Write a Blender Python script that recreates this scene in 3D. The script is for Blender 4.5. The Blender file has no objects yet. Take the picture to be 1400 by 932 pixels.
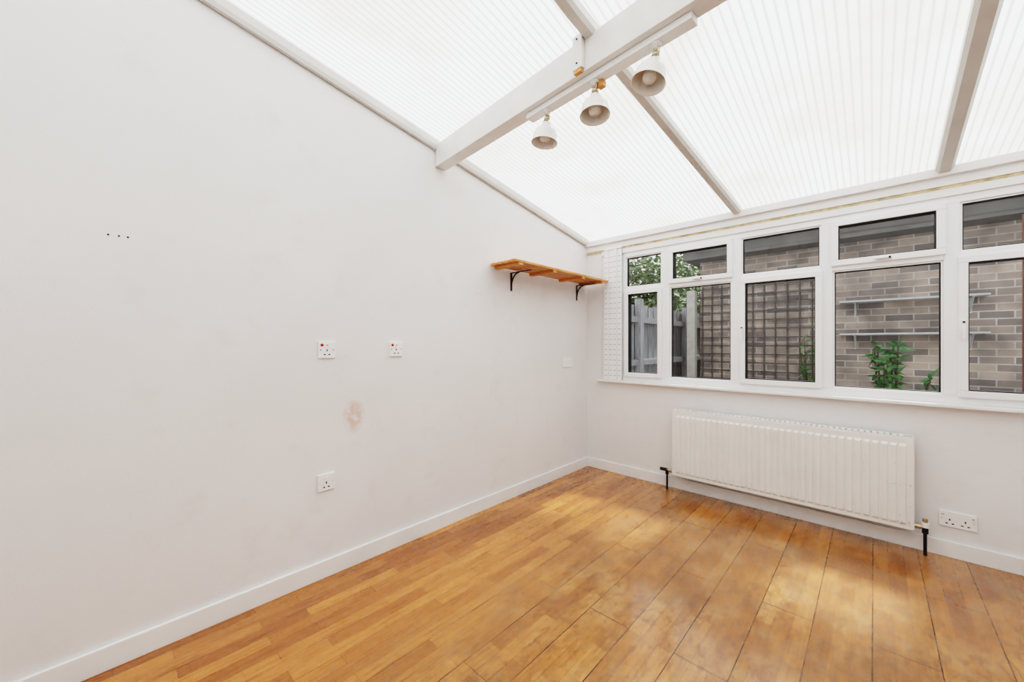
import bpy, math, random
from mathutils import Vector, Matrix
random.seed(7)
F=525.0
s,c=495/math.hypot(495,525),525/math.hypot(495,525)
CAM=(2.15,-3.41,1.25)
sc=bpy.context.scene
try:
    sc.view_settings.view_transform='Filmic'; sc.view_settings.look='Very High Contrast'
except Exception as ex: print(ex)
sc.view_settings.exposure=-0.48

# ------------------------------------------------------------ materials
def newmat(n):
    m=bpy.data.materials.new(n); m.use_nodes=True
    nt=m.node_tree; b=nt.nodes["Principled BSDF"]
    return m,nt,b
def objco(nt,scale=(1,1,1),rot=(0,0,0)):
    tc=nt.nodes.new("ShaderNodeTexCoord"); mp=nt.nodes.new("ShaderNodeMapping")
    mp.inputs["Scale"].default_value=scale; mp.inputs["Rotation"].default_value=rot
    nt.links.new(tc.outputs["Object"],mp.inputs["Vector"]); return mp.outputs[0]
def ramp(nt,fac,stops):
    r=nt.nodes.new("ShaderNodeValToRGB"); e=r.color_ramp.elements
    while len(e)<len(stops): e.new(0.5)
    for i,(p,col) in enumerate(stops): e[i].position=p; e[i].color=(*col,1) if len(col)==3 else col
    nt.links.new(fac,r.inputs[0]); return r.outputs[0]
def mixc(nt,fac,a,b,mode='MIX'):
    m=nt.nodes.new("ShaderNodeMix"); m.data_type='RGBA'; m.blend_type=mode
    for sock,v in ((m.inputs[0],fac),(m.inputs[6],a),(m.inputs[7],b)):
        if isinstance(v,(int,float)): sock.default_value=v
        elif isinstance(v,tuple): sock.default_value=(*v,1)
        else: nt.links.new(v,sock)
    return m.outputs[2]
def mth(nt,op,a,b=None,clamp=False):
    m=nt.nodes.new("ShaderNodeMath"); m.operation=op; m.use_clamp=clamp
    for i,v in enumerate((a,b)):
        if v is None: continue
        if isinstance(v,(int,float)): m.inputs[i].default_value=v
        else: nt.links.new(v,m.inputs[i])
    return m.outputs[0]
def noise(nt,vec,scale,detail=3,rough=.5):
    n=nt.nodes.new("ShaderNodeTexNoise"); n.inputs["Scale"].default_value=scale
    n.inputs["Detail"].default_value=detail; n.inputs["Roughness"].default_value=rough
    nt.links.new(vec,n.inputs["Vector"]); return n.outputs["Fac"]
def bump(nt,b,h,strength=.2,dist=.01):
    n=nt.nodes.new("ShaderNodeBump"); n.inputs["Strength"].default_value=strength; n.inputs["Distance"].default_value=dist
    nt.links.new(h,n.inputs["Height"]); nt.links.new(n.outputs[0],b.inputs["Normal"])
def paint(n,col,rough=.5,var=.06,scale=6,metal=0,bstr=0):
    m,nt,b=newmat(n); v=objco(nt); f=noise(nt,v,scale,4)
    d=tuple(x*(1-var) for x in col); l=tuple(min(1,x*(1+var*.5)) for x in col)
    nt.links.new(ramp(nt,f,[(.35,d),(.65,l)]),b.inputs["Base Color"])
    b.inputs["Roughness"].default_value=rough; b.inputs["Metallic"].default_value=metal
    if bstr: bump(nt,b,noise(nt,v,scale*20,3),bstr,.003)
    return m

M={}
M['upvc']=paint("white_upvc",(.90,.91,.92),.3,.02)
M['gasket']=paint("black_gasket",(.02,.02,.022),.5)
M['white']=paint("white_gloss_paint",(.87,.865,.86),.4,.04)
M['beam']=paint("white_painted_timber",(.79,.77,.74),.5,.07,9,0,.2)
M['bar']=paint("cream_glazing_bar",(.64,.62,.59),.45,.05)
M['slot']=paint("shutter_slot",(.45,.45,.45),.6,.05)
M['black']=paint("black_metal",(.02,.02,.022),.4)
M['brass']=paint("aged_brass",(.50,.42,.30),.3,.1,30,.8)
M['rad']=paint("radiator_enamel",(.86,.85,.82),.35,.03)
M['plate']=paint("socket_plastic",(.90,.90,.90),.3,.01)
M['dark']=paint("dark_holes",(.03,.025,.025),.6)
M['red']=paint("red_neon",(.32,.03,.02),.3)
M['enamel']=paint("lamp_enamel",(.88,.86,.81),.3,.02)
M['bulb']=paint("lamp_bulb",(.85,.83,.78),.2,.02)
M['seal']=paint("yellowed_sealant",(.62,.50,.32),.7,.35,18)
M['soil']=paint("paving",(.24,.23,.22),.9,.2,3)
M['trellis']=paint("trellis_wood",(.085,.072,.065),.8,.2)
M['conc']=paint("concrete_post",(.42,.40,.36),.9,.15,12)
M['fascia']=paint("dark_fascia",(.11,.105,.10),.7,.2,4)
M['felt']=paint("roof_felt",(.42,.41,.39),.9,.15,5)
M['shelfgrey']=paint("grey_shelf",(.45,.45,.45),.6,.15,8)
M['redpipe']=paint("rust_red_pipe",(.22,.08,.06),.6,.2,8)
M['stem']=paint("stem",(.07,.055,.03),.8)

# wall
m,nt,b=newmat("white_wallpaper"); v=objco(nt)
base=ramp(nt,noise(nt,v,1.2,4),[(.3,(.80,.785,.785)),(.7,(.86,.85,.85))])
base=mixc(nt,ramp(nt,noise(nt,v,5,5,.6),[(.55,(0,0,0)),(.8,(1,1,1))]),base,(.77,.75,.74))
base=mixc(nt,ramp(nt,noise(nt,objco(nt,(1,1.5,1)),9,6,.7),[(.66,(0,0,0)),(.74,(.5,.5,.5))]),base,(.74,.72,.71))
def blob(cy,cz,ry,rz,sx=0):
    sp=nt.nodes.new("ShaderNodeSeparateXYZ"); nt.links.new(v,sp.inputs[0])
    a=mth(nt,'POWER',mth(nt,'DIVIDE',mth(nt,'ABSOLUTE',mth(nt,'SUBTRACT',sp.outputs[1],cy)),ry),2)
    bb=mth(nt,'POWER',mth(nt,'DIVIDE',mth(nt,'ABSOLUTE',mth(nt,'SUBTRACT',sp.outputs[2],cz)),rz),2)
    return mth(nt,'SUBTRACT',1,mth(nt,'ADD',a,bb),True),sp
f,sp=blob(-2.44,.845,.07,.11)
f=mth(nt,'MULTIPLY',f,mth(nt,'MULTIPLY',ramp(nt,noise(nt,v,24,4),[(.36,(.15,.15,.15)),(.56,(1,1,1))]),1.2),True)
near=mth(nt,'LESS_THAN',sp.outputs[0],.05)
base=mixc(nt,mth(nt,'MULTIPLY',f,near),base,(.72,.54,.48))
nt.links.new(base,b.inputs["Base Color"]); b.inputs["Roughness"].default_value=.75
v2=objco(nt,(1,40,160)); v3=objco(nt,(1,160,14))
bump(nt,b,mth(nt,'ADD',noise(nt,v2,3,2),noise(nt,v3,3,2)),.25,.002)
M['wall']=m

# floor : planks running along Y
m,nt,b=newmat("worn_oak_laminate")
tc=nt.nodes.new("ShaderNodeTexCoord"); sp=nt.nodes.new("ShaderNodeSeparateXYZ"); nt.links.new(tc.outputs["Object"],sp.inputs[0])
cb=nt.nodes.new("ShaderNodeCombineXYZ"); nt.links.new(sp.outputs[1],cb.inputs[0]); nt.links.new(sp.outputs[0],cb.inputs[1]); V=cb.outputs[0]
def brick(w,h,off,mort,c1,c2,cm,bias=0,smooth=0,vec=None):
    n=nt.nodes.new("ShaderNodeTexBrick"); nt.links.new(vec or V,n.inputs["Vector"]); n.offset=off; n.offset_frequency=2
    n.inputs["Scale"].default_value=1; n.inputs["Brick Width"].default_value=w; n.inputs["Row Height"].default_value=h
    n.inputs["Mortar Size"].default_value=mort; n.inputs["Mortar Smooth"].default_value=smooth; n.inputs["Bias"].default_value=bias
    n.inputs["Color1"].default_value=(*c1,1); n.inputs["Color2"].default_value=(*c2,1); n.inputs["Mortar"].default_value=(*cm,1)
    return n
strip=brick(.46,.065,.37,.0009,(.30,.098,.018),(.58,.235,.062),(.14,.045,.01))
plank=brick(1.22,.195,.5,.0026,(1,1,1),(.90,.86,.80),(.0,.0,.0),0,.4)
gv=objco(nt,(22,1.1,1)); grain=noise(nt,gv,3.5,6,.65)
gcol=ramp(nt,grain,[(.3,(.52,.45,.38)),(.52,(1,1,1)),(.8,(1.15,1.1,1.02))])
col=mixc(nt,1.0,strip.outputs["Color"],gcol,'MULTIPLY')
wx=mth(nt,'MULTIPLY',mth(nt,'SUBTRACT',sp.outputs[0],.60),2.6,True)
n1=noise(nt,tc.outputs["Object"],1.6,4)
wear=mth(nt,'MULTIPLY',wx,ramp(nt,n1,[(.3,(.55,.55,.55)),(.6,(1,1,1))]),True)
seamn=ramp(nt,noise(nt,tc.outputs["Object"],4,3),[(.3,(.4,.4,.4)),(.6,(1,1,1))])
seamf=mth(nt,'MULTIPLY',plank.outputs["Fac"],mth(nt,'MULTIPLY',mth(nt,'ADD',mth(nt,'MULTIPLY',wear,.9),.2),seamn),True)
sv=objco(nt,(8,4,1)); scr=noise(nt,sv,4,9,.8)
scm=mth(nt,'MULTIPLY',wear,ramp(nt,scr,[(.49,(0,0,0)),(.57,(1,1,1))]))
dirt=mth(nt,'MULTIPLY',wear,ramp(nt,noise(nt,tc.outputs["Object"],2.6,7,.72),[(.46,(0,0,0)),(.62,(1,1,1))]))
light=mth(nt,'MULTIPLY',wear,ramp(nt,noise(nt,objco(nt,(3,2,1)),2.1,8,.75),[(.47,(0,0,0)),(.60,(1,1,1))]))
col=mixc(nt,mth(nt,'MULTIPLY',wear,.28),col,(.38,.18,.065))
col=mixc(nt,mth(nt,'MULTIPLY',light,.45),col,(.58,.34,.16))
col=mixc(nt,mth(nt,'MULTIPLY',scm,.55),col,(.15,.068,.024))
col=mixc(nt,mth(nt,'MULTIPLY',dirt,.50),col,(.14,.068,.026))
col=mixc(nt,seamf,col,(.025,.013,.007))
nt.links.new(col,b.inputs["Base Color"])
rr=mth(nt,'ADD',.14,mth(nt,'MULTIPLY',scr,.26)); nt.links.new(rr,b.inputs["Roughness"])
b.inputs["Coat Weight"].default_value=.7; b.inputs["Coat Roughness"].default_value=.12
bump(nt,b,mth(nt,'SUBTRACT',mth(nt,'MULTIPLY',noise(nt,tc.outputs["Object"],5,3),.6),mth(nt,'MULTIPLY',plank.outputs["Fac"],.25)),.15,.008)
M['floor']=m

m,nt,b=newmat("orange_pine"); gv=objco(nt,(30,2,30)); g=noise(nt,gv,3,5,.6)
nt.links.new(ramp(nt,g,[(.3,(.46,.17,.055)),(.7,(.76,.38,.15))]),b.inputs["Base Color"]); b.inputs["Roughness"].default_value=.4
M['pine']=m

# polycarbonate roofing
m,nt,b=newmat("multiwall_polycarbonate"); nt.nodes.remove(b); out=nt.nodes["Material Output"]
tc=nt.nodes.new("ShaderNodeTexCoord"); sp=nt.nodes.new("ShaderNodeSeparateXYZ"); nt.links.new(tc.outputs["Object"],sp.inputs[0])
fr=mth(nt,'FRACT',mth(nt,'DIVIDE',sp.outputs[0],.034))
rib=mth(nt,'MULTIPLY',mth(nt,'ABSOLUTE',mth(nt,'SUBTRACT',fr,.5)),2)
colr=ramp(nt,rib,[(0,(.80,.82,.81)),(.6,(.78,.80,.79)),(.80,(.55,.58,.57)),(1,(.44,.47,.46))])
dirt=ramp(nt,noise(nt,tc.outputs["Object"],1.6,5,.6),[(.46,(0,0,0)),(.75,(1,1,1))])
colr=mixc(nt,mth(nt,'MULTIPLY',dirt,.7),colr,(.50,.44,.36))
tr=nt.nodes.new("ShaderNodeBsdfTranslucent"); nt.links.new(colr,tr.inputs[0])
tp=nt.nodes.new("ShaderNodeBsdfTransparent"); nt.links.new(colr,tp.inputs[0])
mx=nt.nodes.new("ShaderNodeMixShader"); mx.inputs[0].default_value=.10
nt.links.new(tr.outputs[0],mx.inputs[1]); nt.links.new(tp.outputs[0],mx.inputs[2]); nt.links.new(mx.outputs[0],out.inputs[0])
M['poly']=m
m,nt,b=newmat("clear_glass"); nt.nodes.remove(b); out=nt.nodes["Material Output"]
tp=nt.nodes.new("ShaderNodeBsdfTransparent"); tp.inputs[0].default_value=(.93,.95,.95,1)
gl=nt.nodes.new("ShaderNodeBsdfGlossy"); gl.inputs["Roughness"].default_value=.01
fz=nt.nodes.new("ShaderNodeFresnel"); fz.inputs[0].default_value=1.45
mx=nt.nodes.new("ShaderNodeMixShader"); nt.links.new(mth(nt,'MULTIPLY',fz.outputs[0],1.8,True),mx.inputs[0])
nt.links.new(tp.outputs[0],mx.inputs[1]); nt.links.new(gl.outputs[0],mx.inputs[2]); nt.links.new(mx.outputs[0],out.inputs[0])
M['glass']=m
# brick
m,nt,b=newmat("stock_brick")
tc=nt.nodes.new("ShaderNodeTexCoord"); sp=nt.nodes.new("ShaderNodeSeparateXYZ"); nt.links.new(tc.outputs["Object"],sp.inputs[0])
cb=nt.nodes.new("ShaderNodeCombineXYZ"); nt.links.new(mth(nt,'ADD',sp.outputs[0],sp.outputs[1]),cb.inputs[0]); nt.links.new(sp.outputs[2],cb.inputs[1]); V=cb.outputs[0]
bk=brick(.225,.075,.5,.007,(.18,.155,.15),(.42,.34,.285),(.44,.415,.385),0,.3)
bn=noise(nt,tc.outputs["Object"],4,5)
nt.links.new(mixc(nt,.8,bk.outputs["Color"],ramp(nt,bn,[(.35,(.52,.52,.54)),(.65,(1.12,1.10,1.06))]),'MULTIPLY'),b.inputs["Base Color"]); b.inputs["Roughness"].default_value=.9
M['brick']=m
m,nt,b=newmat("weathered_fence"); g=noise(nt,objco(nt,(10,10,1)),5,5)
nt.links.new(ramp(nt,g,[(.3,(.20,.205,.215)),(.7,(.38,.38,.39))]),b.inputs["Base Color"]); b.inputs["Roughness"].default_value=.9
M['fence']=m
def leafmat(n,a,bb):
    m,nt,b=newmat(n); g=noise(nt,objco(nt),6,3)
    nt.links.new(ramp(nt,g,[(.3,a),(.7,bb)]),b.inputs["Base Color"]); b.inputs["Roughness"].default_value=.5
    return m
M['leaf']=leafmat("shrub_leaf",(.035,.13,.04),(.11,.26,.08))
M['tree']=leafmat("tree_leaf",(.10,.14,.065),(.21,.27,.13))

# ------------------------------------------------------------ mesh builder
class B:
    def __init__(s): s.v=[]; s.f=[]; s.mi=[]; s.ms=[]; s.sm=[]
    def mid(s,m):
        if m not in s.ms: s.ms.append(m)
        return s.ms.index(m)
    def add(s,vs,fs,m,smooth=False,T=None):
        o=len(s.v); k=s.mid(m)
        for p in vs: s.v.append(tuple(T@Vector(p)) if T else tuple(p))
        for f in fs: s.f.append(tuple(o+i for i in f)); s.mi.append(k); s.sm.append(smooth)
    def box(s,a,b,m,bev=0,T=None):
        (x0,y0,z0),(x1,y1,z1)=[min(a[i],b[i]) for i in range(3)],[max(a[i],b[i]) for i in range(3)]
        if bev<=0:
            vs=[(x,y,z) for x in (x0,x1) for y in (y0,y1) for z in (z0,z1)]
            fs=[(0,1,3,2),(4,6,7,5),(0,4,5,1),(2,3,7,6),(0,2,6,4),(1,5,7,3)]
            s.add(vs,fs,m,T=T); return
        import bmesh
        bm=bmesh.new(); bmesh.ops.create_cube(bm,size=1)
        for v in bm.verts: v.co=Vector(((x0+x1)/2+v.co.x*(x1-x0),(y0+y1)/2+v.co.y*(y1-y0),(z0+z1)/2+v.co.z*(z1-z0)))
        bmesh.ops.bevel(bm,geom=bm.edges[:],offset=bev,segments=2,affect='EDGES',profile=.7)
        bm.verts.index_update()
        s.add([v.co[:] for v in bm.verts],[tuple(v.index for v in f.verts) for f in bm.faces],m,T=T); bm.free()
    def lathe(s,prof,m,T=None,n=28,smooth=True):
        vs=[];fs=[]
        for r,z in prof:
            for i in range(n):
                a=2*math.pi*i/n; vs.append((r*math.cos(a),r*math.sin(a),z))
        for j in range(len(prof)-1):
            for i in range(n):
                fs.append((j*n+i,j*n+(i+1)%n,(j+1)*n+(i+1)%n,(j+1)*n+i))
        s.add(vs,fs,m,smooth,T)
    def cyl(s,p,q,r,m,n=16):
        p=Vector(p);q=Vector(q);d=q-p;L=d.length
        T=Matrix.Translation(p)@d.to_track_quat('Z','Y').to_matrix().to_4x4()
        s.lathe([(0.0001,0),(r,0),(r,L),(0.0001,L)],m,T,n,False)
    def obj(s,name,parent=None,mod=None):
        me=bpy.data.meshes.new(name); me.from_pydata(s.v,[],s.f)
        for k in s.ms: me.materials.append(M[k])
        for i,p in enumerate(me.polygons): p.material_index=s.mi[i]; p.use_smooth=s.sm[i]
        me.validate(); me.update()
        import bmesh
        bm=bmesh.new(); bm.from_mesh(me); 
        if mod!='raw': bmesh.ops.recalc_face_normals(bm,faces=bm.faces)
        bm.to_mesh(me); bm.free()
        o=bpy.data.objects.new(name,me); bpy.context.collection.objects.link(o)
        if parent: o.parent=parent
        return o

XR=3.25; YB=-4.4
zr=lambda y: 2.285-.163*y
# ------------------------------------------------------------ shell
b=B(); b.box((-.12,YB-.1,-.1),(XR+.1,.12,0),'floor'); b.obj("floor")
def gable(name,x0,x1):
    b=B(); P=[(YB-.1,0),(.12,0),(.12,zr(.12)),(YB-.1,zr(YB-.1))]
    vs=[(x0,y,z) for y,z in P]+[(x1,y,z) for y,z in P]
    b.add(vs,[(0,1,2,3),(7,6,5,4),(0,4,5,1),(1,5,6,2),(2,6,7,3),(3,7,4,0)],'wall'); return b
b=gable("wall_left",-.12,0)
for y in (-3.401,-3.372,-3.347): b.cyl((0,y,1.672),(.0015,y,1.672),.0035,'dark',10)
b.cyl((0,-1.51,1.625),(.0015,-1.51,1.625),.003,'dark',10); b.cyl((0,-1.48,1.625),(.0015,-1.48,1.625),.002,'dark',10)
b.obj("wall_left")
gable("wall_right",XR,XR+.12).obj("wall_right")
b=B(); b.box((0,YB-.1,0),(XR,YB,zr(YB)),'wall'); b.obj("wall_back")
WX0,WX1=.17,3.06
b=B()
b.box((0,0,0),(XR,.12,.885),'wall'); b.box((0,0,.885),(WX0,.12,2.25),'wall'); b.box((WX1,0,.885),(XR,.12,2.25),'wall')
b.box((WX0,0,2.12),(WX1,.12,2.25),'wall')
b.obj("wall_window")
b=B(); b.box((0,YB,0),(.016,0,.092),'white',.004); b.obj("baseboard_left")
b=B(); b.box((.016,-.016,0),(XR,0,.092),'white',.004); b.obj("baseboard_window")
b=B(); b.box((XR-.016,YB,0),(XR,-.016,.092),'white',.004); b.obj("baseboard_right")

# roof sheets
b=B(); e=.02
y0,y1=YB-.15,.45
b.add([(-.02,y0,zr(y0)+e),(XR+.1,y0,zr(y0)+e),(XR+.1,y1,zr(y1)+e),(-.02,y1,zr(y1)+e)],[(0,1,2,3)],'poly'); b.obj("ceiling")
def slope_bar(name,xa,xb,yA,yB,w,d,m='bar',up=.015):
    b=B(); vs=[]
    for (x,y) in ((xa,yA),(xb,yB)):
        for dx,dz in ((-w/2,up),(w/2,up),(w/2,-d*.55),(w*.3,-d),(-w*.3,-d),(-w/2,-d*.55)):
            vs.append((x+dx,y,zr(y)+dz))
    n=6
    fs=[(i,(i+1)%n,n+(i+1)%n,n+i) for i in range(n)]+[tuple(range(n))[::-1],tuple(range(n,2*n))]
    b.add(vs,fs,m); b.obj(name)
slope_bar("trim_1",1.375,1.25,-.02,-2.1,.062,.035)
slope_bar("trim_2",1.25,1.22,-2.1,YB,.062,.035)
slope_bar("trim_3",2.45,2.44,-.02,YB,.075,.04)
slope_bar("trim_4",.017,.017,-.02,YB,.034,.045)
slope_bar("trim_5",XR-.017,XR-.017,-.02,YB,.034,.045)
b=B()
b.box((0,-.02,2.18),(XR,.0,2.255),'white',.003); b.box((0,-.045,2.235),(XR,-.001,2.285),'white',.004)
b.box((WX0,-.012,2.118),(XR,.0,2.165),'white',.002); b.box((0,-.014,2.163),(XR,0,2.182),'seal')
b.obj("trim_6")

# beam
ang=math.atan2(-.125,1.72)
T=Matrix.Translation((0,-1.885,0))@Matrix.Rotation(ang,4,'Z')
b=B(); b.box((0.003,0,2.44),(XR+.0,.085,2.585),'beam',.004,T)
b.box((1.185,-.022,2.452),(1.235,-.0005,2.60),'beam',.003,T)
for z in (2.475,2.58): b.lathe([(.0001,0),(.004,0),(.004,.002),(.0001,.002)],'dark',T@Matrix.Translation((1.21,-.024,z))@Matrix.Rotation(math.pi/2,4,'X'),8)
b.box((1.19,-.02,2.436),(1.23,-.001,2.4515),'pine',0,T)
b.obj("ceiling_beam")

# spotlight rail with three bell shades
b=B()
b.box((.84,.03,2.412),(1.68,.085,2.439),'white',.004,T)
b.box((1.255,.06,2.385),(1.285,.09,2.4115),'pine',.002,T)
def lamp(x,tx,ty):
    P=T@Matrix.Translation((x,.055,2.412))
    b.lathe([(.0001,0),(.020,0),(.020,-.005),(.007,-.008),(.007,-.02),(.0001,-.02)],'white',P,20)
    b.box((-.012,-.004,-.036),(.012,.004,-.014),'brass',.001,P)
    b.lathe([(.0001,-.016),(.005,-.016),(.005,.016),(.0001,.016)],'brass',P@Matrix.Translation((0,0,-.028))@Matrix.Rotation(math.pi/2,4,'X'),12)
    Q=P@Matrix.Translation((0,0,-.026))@Matrix.Rotation(tx,4,'X')@Matrix.Rotation(ty,4,'Y')
    b.lathe([(.0001,-.010),(.012,-.010),(.015,-.014),(.015,-.022),(.012,-.024),(.012,-.028),(.017,-.030),(.019,-.046)],'brass',Q,24)
    prof=[(.0001,-.040),(.021,-.040),(.0225,-.044),(.0225,-.058),(.026,-.061),(.038,-.066),(.049,-.076),(.056,-.090),(.0595,-.108),(.0605,-.122),(.0635,-.132),(.066,-.137),
          (.065,-.1385),(.062,-.133),(.0585,-.122),(.0575,-.108),(.054,-.091),(.047,-.078),(.036,-.069),(.0001,-.066)]
    b.lathe(prof,'enamel',Q,40)
    b.lathe([(.0001,-.066),(.014,-.067),(.016,-.080),(.024,-.095),(.028,-.11),(.024,-.123),(.0001,-.130)],'bulb',Q,20)
lamp(.967,math.radians(-4),math.radians(5)); lamp(1.25,math.radians(-6),math.radians(-4)); lamp(1.537,math.radians(-14),math.radians(8))
b.obj("spotlight_rail")

# ------------------------------------------------------------ window
root=B(); W=root; FY0,FY1=.0,.065
top,bot=2.12,.90
def fbox(x0,x1,z0,z1,ya=FY0,yb=FY1,bev=.003,m='upvc'): W.box((x0,ya,z0),(x1,yb,z1),m,bev)
fbox(.37,WX1,bot,.95); fbox(.37,WX1,2.075,top)
fbox(.37,.425,.95,2.075); fbox(3.005,WX1,.95,2.075)
fbox(WX0,.37,bot,top,.002,.06)
mull=[(.768,.842),(1.328,1.394),(1.882,1.944),(2.450,2.514)]
for a,bb in mull: fbox(a,bb,.95,2.075)
cols=[(.425,.768),(.842,1.328),(1.394,1.882),(1.944,2.450),(2.514,3.005)]
for a,bb in cols: fbox(a,bb,1.748,1.786)
tops=['F','O','F','O','F']; bots=['O','F','O','F','O']
glass=[]
def pane(x0,x1,z0,z1,kind):
    if kind=='O':
        e=.038; ya=-.018
        X0,X1,Z0,Z1=x0-.008,x1+.008,z0-.008,z1+.008
        W.box((X0,ya,Z0),(X1,.045,Z0+e),'upvc',.004); W.box((X0,ya,Z1-e),(X1,.045,Z1),'upvc',.004)
        W.box((X0,ya,Z0+e),(X0+e,.045,Z1-e),'upvc',.004); W.box((X1-e,ya,Z0+e),(X1,.045,Z1-e),'upvc',.004)
        g=(X0+e,X1-e,Z0+e,Z1-e); yb=-.006
    else:
        e=.010; ya=.010
        W.box((x0,ya,z0),(x1,.045,z0+e),'upvc',.002); W.box((x0,ya,z1-e),(x1,.045,z1),'upvc',.002)
        W.box((x0,ya,z0+e),(x0+e,.045,z1-e),'upvc',.002); W.box((x1-e,ya,z0+e),(x1,.045,z1-e),'upvc',.002)
        g=(x0+e,x1-e,z0+e,z1-e); yb=.018
    a,bb,cc,dd=g; k=.0045
    W.box((a,yb,cc),(bb,.05,cc+k),'gasket'); W.box((a,yb,dd-k),(bb,.05,dd),'gasket')
    W.box((a,yb,cc+k),(a+k,.05,dd-k),'gasket'); W.box((bb-k,yb,cc+k),(bb,.05,dd-k),'gasket')
    glass.append(g)
for i,(x0,x1) in enumerate(cols):
    pane(x0,x1,1.786,2.075,tops[i]); pane(x0,x1,.95,1.748,bots[i])
def handle_h(x,z):
    W.box((x-.035,-.030,z-.008),(x+.035,-.018,z+.008),'upvc',.003); W.box((x-.05,-.045,z-.006),(x+.012,-.030,z+.006),'upvc',.003); W.box((x+.02,-.034,z-.006),(x+.03,-.029,z+.006),'dark')
def handle_v(x,z):
    W.box((x-.009,-.030,z-.04),(x+.009,-.018,z+.04),'upvc',.003); W.box((x-.007,-.048,z-.075),(x+.007,-.030,z+.012),'upvc',.003); W.box((x-.005,-.034,z+.02),(x+.005,-.029,z+.03),'dark')
handle_h(1.085,1.797); handle_h(2.197,1.797)
handle_v(1.404,1.35); handle_v(2.525,1.35)
win=W.obj("window_1")
g=B()
for a,bb,cc,dd in glass: g.add([(a,.03,cc),(bb,.03,cc),(bb,.03,dd),(a,.03,dd)],[(0,1,2,3)],'glass')
g.obj("glazing",win)
b=B(); b.box((WX0-.03,-.05,.878),(WX1+.05,.06,.8995),'white',.008); b.obj("window_sill")
# folded shutter panel
b=B()
x0,x1,za,zb=.215,.400,.9015,2.165
nleaf=4; w=(x1-x0)/nleaf
for i in range(nleaf):
    xa=x0+i*w; b.box((xa+.001,-.038+(i%2)*.006,za),(xa+w-.001,-.021,zb),'upvc',.003)
    for k in range(24):
        z=za+.04+k*.05
        b.box((xa+.010,-.0385+(i%2)*.006,z),(xa+w-.010,-.0365+(i%2)*.006,z+.006),'slot')
b.box((x0,-.042,zb),(x1,-.021,zb+.012),'upvc',.003)
b.obj("folding_shutter")

# ------------------------------------------------------------ radiator
b=B(); X0,X1,Z0,Z1=.912,2.32,.14,.692; yf=-.125
nr=34; pitch=(X1-X0-.05)/nr; per=[(0,0),(.12,.25),(.24,1),(.76,1),(.88,.25)]
xs=[(X0,0),(X0+.004,.0)]
for i in range(nr):
    for t,h in per: xs.append((X0+.025+(i+t)*pitch,h))
xs.append((X1-.025,0)); xs.append((X1,0))
zs=[(Z0,-.006,0),(Z0+.006,0,0),(Z0+.028,0,0),(Z0+.042,0,1),(Z1-.055,0,1),(Z1-.040,0,0),(Z1-.008,0,0),(Z1,-.006,0)]
vs=[];fs=[]
for z,off,k in zs:
    for x,h in xs: vs.append((x,yf-off-(h*k*.008),z))
nx=len(xs)
for j in range(len(zs)-1):
    for i in range(nx-1): fs.append((j*nx+i,j*nx+i+1,(j+1)*nx+i+1,(j+1)*nx+i))
b.add(vs,fs,'rad')
b.box((X0+.002,yf+.008,Z0+.002),(X1-.002,yf+.014,Z1-.006),'rad'); b.box((X0+.01,-.045,Z0),(X1-.01,-.033,Z1-.006),'rad',.003)
b.box((X0-.004,yf-.002,Z0+.01),(X0-.0005,-.030,Z1+.003),'rad',.001); b.box((X1+.0005,yf-.002,Z0+.01),(X1+.004,-.030,Z1+.003),'rad',.001)
b.box((X0,yf+.001,Z1-.003),(X1,yf+.014,Z1+.003),'rad'); b.box((X0,-.046,Z1-.004),(X1,-.030,Z1+.003),'rad')
k=int((X1-X0)/.03)
for i in range(k): b.box((X0+i*.03,yf+.014,Z1-.005),(X0+i*.03+.018,-.046,Z1+.001),'rad')
b.box((X0+.01,-.1,Z0+.03),(X1-.01,-.06,Z0+.04),'rad')
for x in (X0+.15,X1-.15): b.box((x,-.033,.2),(x+.03,-.001,.6),'rad')
for i in range(46):
    x=X1-.012-random.random()**2*.16 ; z=random.choice((random.uniform(.40,.42),random.uniform(.2,.6),random.uniform(.17,.19)))
    r=random.uniform(.001,.003); b.box((x,yf-.009,z),(x+r,yf-.007,z+r),'redpipe')
for x,xe,fl in ((.850,X0,1),(2.370,X1,-1)):
    b.cyl((x,-.08,0.0),(x,-.08,.175),.008,'black'); b.cyl((x,-.08,.13),(x,-.08,.165),.014,'black'); b.cyl((x,-.08,.165),(xe,-.08,.165),.010,'brass')
    b.cyl((x+.03*fl*.6,-.08,.165),(x+.045*fl,-.08,.165),.015,'brass')
    if fl==1: b.cyl((x-.005,-.08,.165),(x-.055,-.08,.165),.014,'black'); b.cyl((x-.055,-.08,.165),(x-.062,-.08,.165),.010,'brass')
    else: b.cyl((x,-.08,.165),(x,-.08,.195),.017,'plate'); b.cyl((x,-.08,.195),(x,-.08,.215),.012,'brass')
b.obj("radiator")

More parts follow.
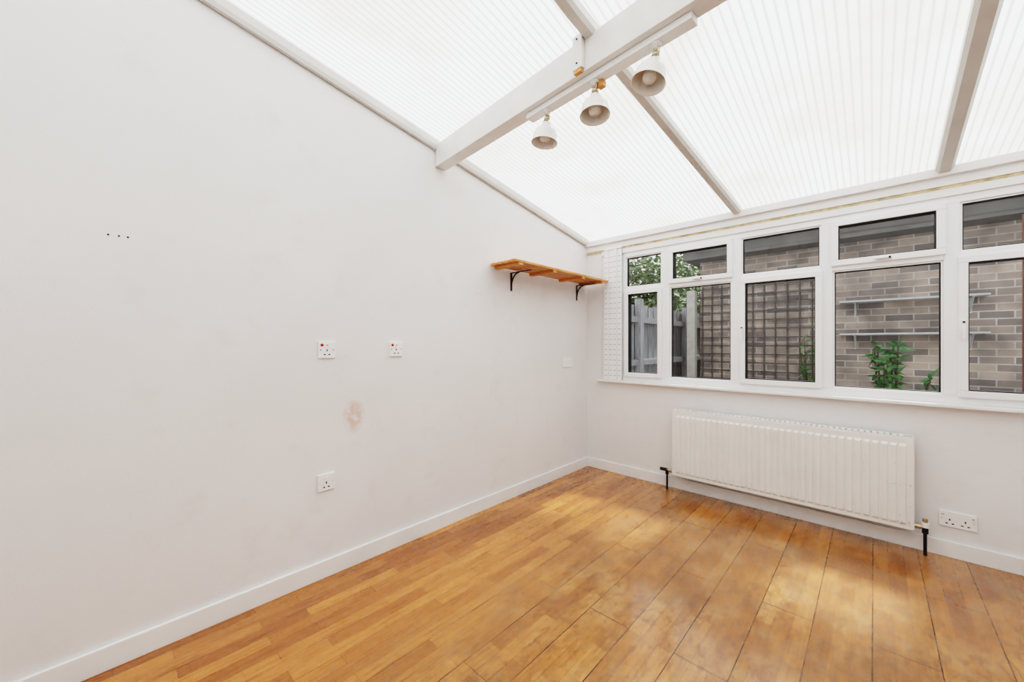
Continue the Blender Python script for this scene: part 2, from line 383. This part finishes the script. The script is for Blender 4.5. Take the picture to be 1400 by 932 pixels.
# ------------------------------------------------------------ sockets
def socket(name,loc,rotz,double=False,red=True,faded=False):
    b=B(); w=.146 if double else .088
    b.box((-w/2,-.010,-.044),(w/2,0,.044),'plate',.002)
    cs=(-.036,.036) if double else (0,)
    for cx in cs:
        if double: sx=cx+(.022 if cx>0 else -.022); 
        else: sx=cx-.0
        b.box((sx-.006,-.0135,.008),(sx+.006,-.009,.030),'plate',.001)
        if red: b.box((sx-.005,-.0140,.0235),(sx+.005,-.0130,.0275),'red')
        px=cx-(.006 if cx>0 else -.006) if double else cx
        hz=-.004
        if not faded:
            b.box((px-.003,-.0105,hz-.004),(px+.003,-.0095,hz+.007),'dark')
            for q in (-.012,.012): b.box((px+q-.005,-.0105,hz-.024),(px+q+.005,-.0095,hz-.018),'dark')
    for q in (-1,1): b.lathe([(.0001,0),(.003,0),(.003,.001),(.0001,.001)],'dark' if red and not double else 'bar',Matrix.Translation((q*(w/2-.011),-.010,0))@Matrix.Rotation(math.pi/2,4,'X'),10)
    if red and not double: b.lathe([(.0001,0),(.008,0),(.008,.002),(.0001,.002)],'red',Matrix.Translation((-w/2+.018,-.010,.026))@Matrix.Rotation(math.pi/2,4,'X'),12)
    o=b.obj(name); o.location=loc; o.rotation_euler=(0,0,rotz)
R=math.pi/2
socket("wall_socket",(0,-2.59,1.218),R); socket("wall_socket",(0,-2.178,1.218),R); socket("wall_socket",(0,-2.593,.508),R,False,False)
socket("double_wall_socket",(0,-.36,1.073),R,True,False,True); socket("double_wall_socket",(2.503,0,.222),0,True,True)

# ------------------------------------------------------------ pine slatted shelf
b=B(); ya,yb=-1.39,-.055; nsl=4; dep=.275
for i in range(nsl):
    x=.012+i*.068; b.box((x,ya+random.uniform(0,.01),1.848),(x+.056,yb,1.866),'pine',.003)
for y in (ya+.05,ya+.46,ya+.88,yb-.12):
    b.box((.012,y,1.828),(dep-.005,y+.045,1.8475),'pine',.003)
for y in (-1.14,-.195):
    b.box((.0005,y-.010,1.68),(.004,y+.010,1.823),'black'); b.box((0.0005,y-.010,1.823),(.21,y+.010,1.8275),'black')
    pr=None
    for k in range(9):
        a=k/8*math.pi/2; p=(.005+.08*(1-math.cos(a)) ,y,1.72+.102*math.sin(a))
        if pr: b.cyl(pr,p,.006,'black',8)
        pr=p
b.obj("slatted_shelf")

# ------------------------------------------------------------ outside
b=B(); b.box((-8,.13,-.12),(9,14,-.02),'soil'); b.obj("patio_ground")
b=B(); b.box((.29,2.6,-.02),(6.5,2.85,2.44),'brick'); b.box((.29,2.85,-.02),(.54,9,2.44),'brick')
b.obj("neighbour_brick_building")
b=B()
b.box((.15,2.36,2.441),(6.6,9,2.47),'fascia');b.box((.15,2.30,2.44),(6.6,2.36,2.60),'fascia'); b.box((.10,2.26,2.60),(6.6,9,2.66),'felt')
b.obj("neighbour_flat_roof")
b=B()
for i in range(11): x=.32+i*.127; b.box((x,2.575,-.02 if i in (0,5,10) else .72),(x+.015,2.59,2.08),'trellis')
for i in range(12): z=.76+i*.115; b.box((.30,2.562,z),(1.62,2.575,z+.015),'trellis')
b.obj("garden_trellis")
b=B(); b.box((.16,2.42,-.02),(.27,2.52,2.02),'conc',.006); b.obj("concrete_post")
b=B(); y=.2; i=0
while y<9:
    h=1.80+random.uniform(-.02,.02); d=.012*(i%2)
    b.box((-.32-d,y,-.02),(-.30-d,y+.11,h),'fence',.002); y+=.098; i+=1
for z in (.3,.95,1.55): b.box((-.299,.2,z),(-.24,9,z+.08),'fence')
for k in range(5): b.box((-.298,1.7+k*1.8,-.02),(-.21,1.8+k*1.8,1.88),'fence',.004)
b.obj("garden_fence")
b=B()
for z in (1.35,1.72): 
    b.box((1.86,2.38,z),(2.96,2.595,z+.02),'shelfgrey',.002)
    for x in (1.98,2.85): b.box((x,2.592,z-.16),(x+.02,2.599,z-.001),'shelfgrey'); b.box((x,2.42,z-.012),(x+.02,2.599,z-.001),'shelfgrey'); b.cyl((x+.01,2.595,z-.14),(x+.01,2.44,z-.01),.006,'shelfgrey',8)
b.obj("outdoor_shelf")
b=B(); b.cyl((3.06,1.7,-.02),(3.06,1.7,2.3),.035,'redpipe',20); b.box((3.01,1.65,-.02),(3.11,1.75,.05),'redpipe',.01); b.obj("red_post")
def leaf(b,p,L,w,m):
    d=Vector((random.gauss(0,1),random.gauss(0,1),random.gauss(0,.6))).normalized(); up=Vector((random.gauss(0,.5),random.gauss(0,.5),1))
    sd=d.cross(up).normalized()*w; n=sd.cross(d).normalized()
    p=Vector(p); b.add([p,p+d*L*.35+sd+n*L*.08,p+d*L,p+d*L*.35-sd+n*L*.08,p+d*L*.5-n*L*.02],[(0,1,4),(1,2,4),(2,3,4),(3,0,4)],m)
b=B()
cx,cy=2.24,1.5
for k in range(13):
    a=random.uniform(0,6.28); r=random.uniform(.04,.27); tip=Vector((cx+r*math.cos(a),cy+r*math.sin(a)*.7,random.uniform(.85,1.24)))
    b.cyl((cx+.05*math.cos(a),cy,-.02),tip,.006,'stem',6)
    for j in range(22):
        t=random.uniform(.60,1.03); q=Vector((cx,cy,0)).lerp(tip,t); leaf(b,q,random.uniform(.07,.13),.026,'leaf')
b.obj("garden_shrub")
b=B()
for k in range(10):
    tip=Vector((1.60+random.uniform(-.10,.14),2.35+random.uniform(-.1,.1),random.uniform(.95,1.42)))
    b.cyl((1.62,2.35,-.02),tip,.005,'stem',6)
    for j in range(16): leaf(b,Vector((1.62,2.35,0)).lerp(tip,random.uniform(.5,1.02)),random.uniform(.05,.10),.02,'leaf')
b.obj("garden_shrub")
b=B()
for (x,y,z,R0) in ((-1.9,4.9,2.2,1.25),(-2.0,7.0,2.5,1.3),(-2.0,9.2,2.8,1.35),(-2.1,11.5,3.1,1.4)):
    b.cyl((x,y,-.02),(x,y,z),.09,'stem',8)
    for k in range(3000):
        d=Vector((random.gauss(0,1),random.gauss(0,1),random.gauss(0,1))).normalized()*R0*random.uniform(.2,1)**.5
        leaf(b,Vector((x,y,z))+d,random.uniform(.10,.18),.045,'tree')
b.obj("garden_tree")

# ------------------------------------------------------------ light
w=bpy.data.worlds.new("overcast_sky"); sc.world=w; w.use_nodes=True
bg=w.node_tree.nodes["Background"]; bg.inputs[0].default_value=(.955,.975,1,1); bg.inputs[1].default_value=2.0
sd=bpy.data.lights.new("sun","SUN"); sd.energy=7.5; sd.angle=math.radians(6); sd.color=(1,.98,.96)
so=bpy.data.objects.new("sun",sd); bpy.context.collection.objects.link(so)
el=math.radians(54); az=Vector((.2,1,0)).normalized()
D=Vector((az.x*math.cos(el),az.y*math.cos(el),math.sin(el)))
so.rotation_euler=(D).to_track_quat('Z','Y').to_euler(); so.location=(3,6,8)

cd=bpy.data.cameras.new("camera"); cam=bpy.data.objects.new("camera",cd); bpy.context.collection.objects.link(cam)
cam.location=CAM; cam.rotation_euler=(math.radians(90),0,math.atan2(s,c)); cd.sensor_width=36; cd.lens=F/1400*36; cd.shift_y=4/1400; cd.clip_start=.02
sc.camera=cam
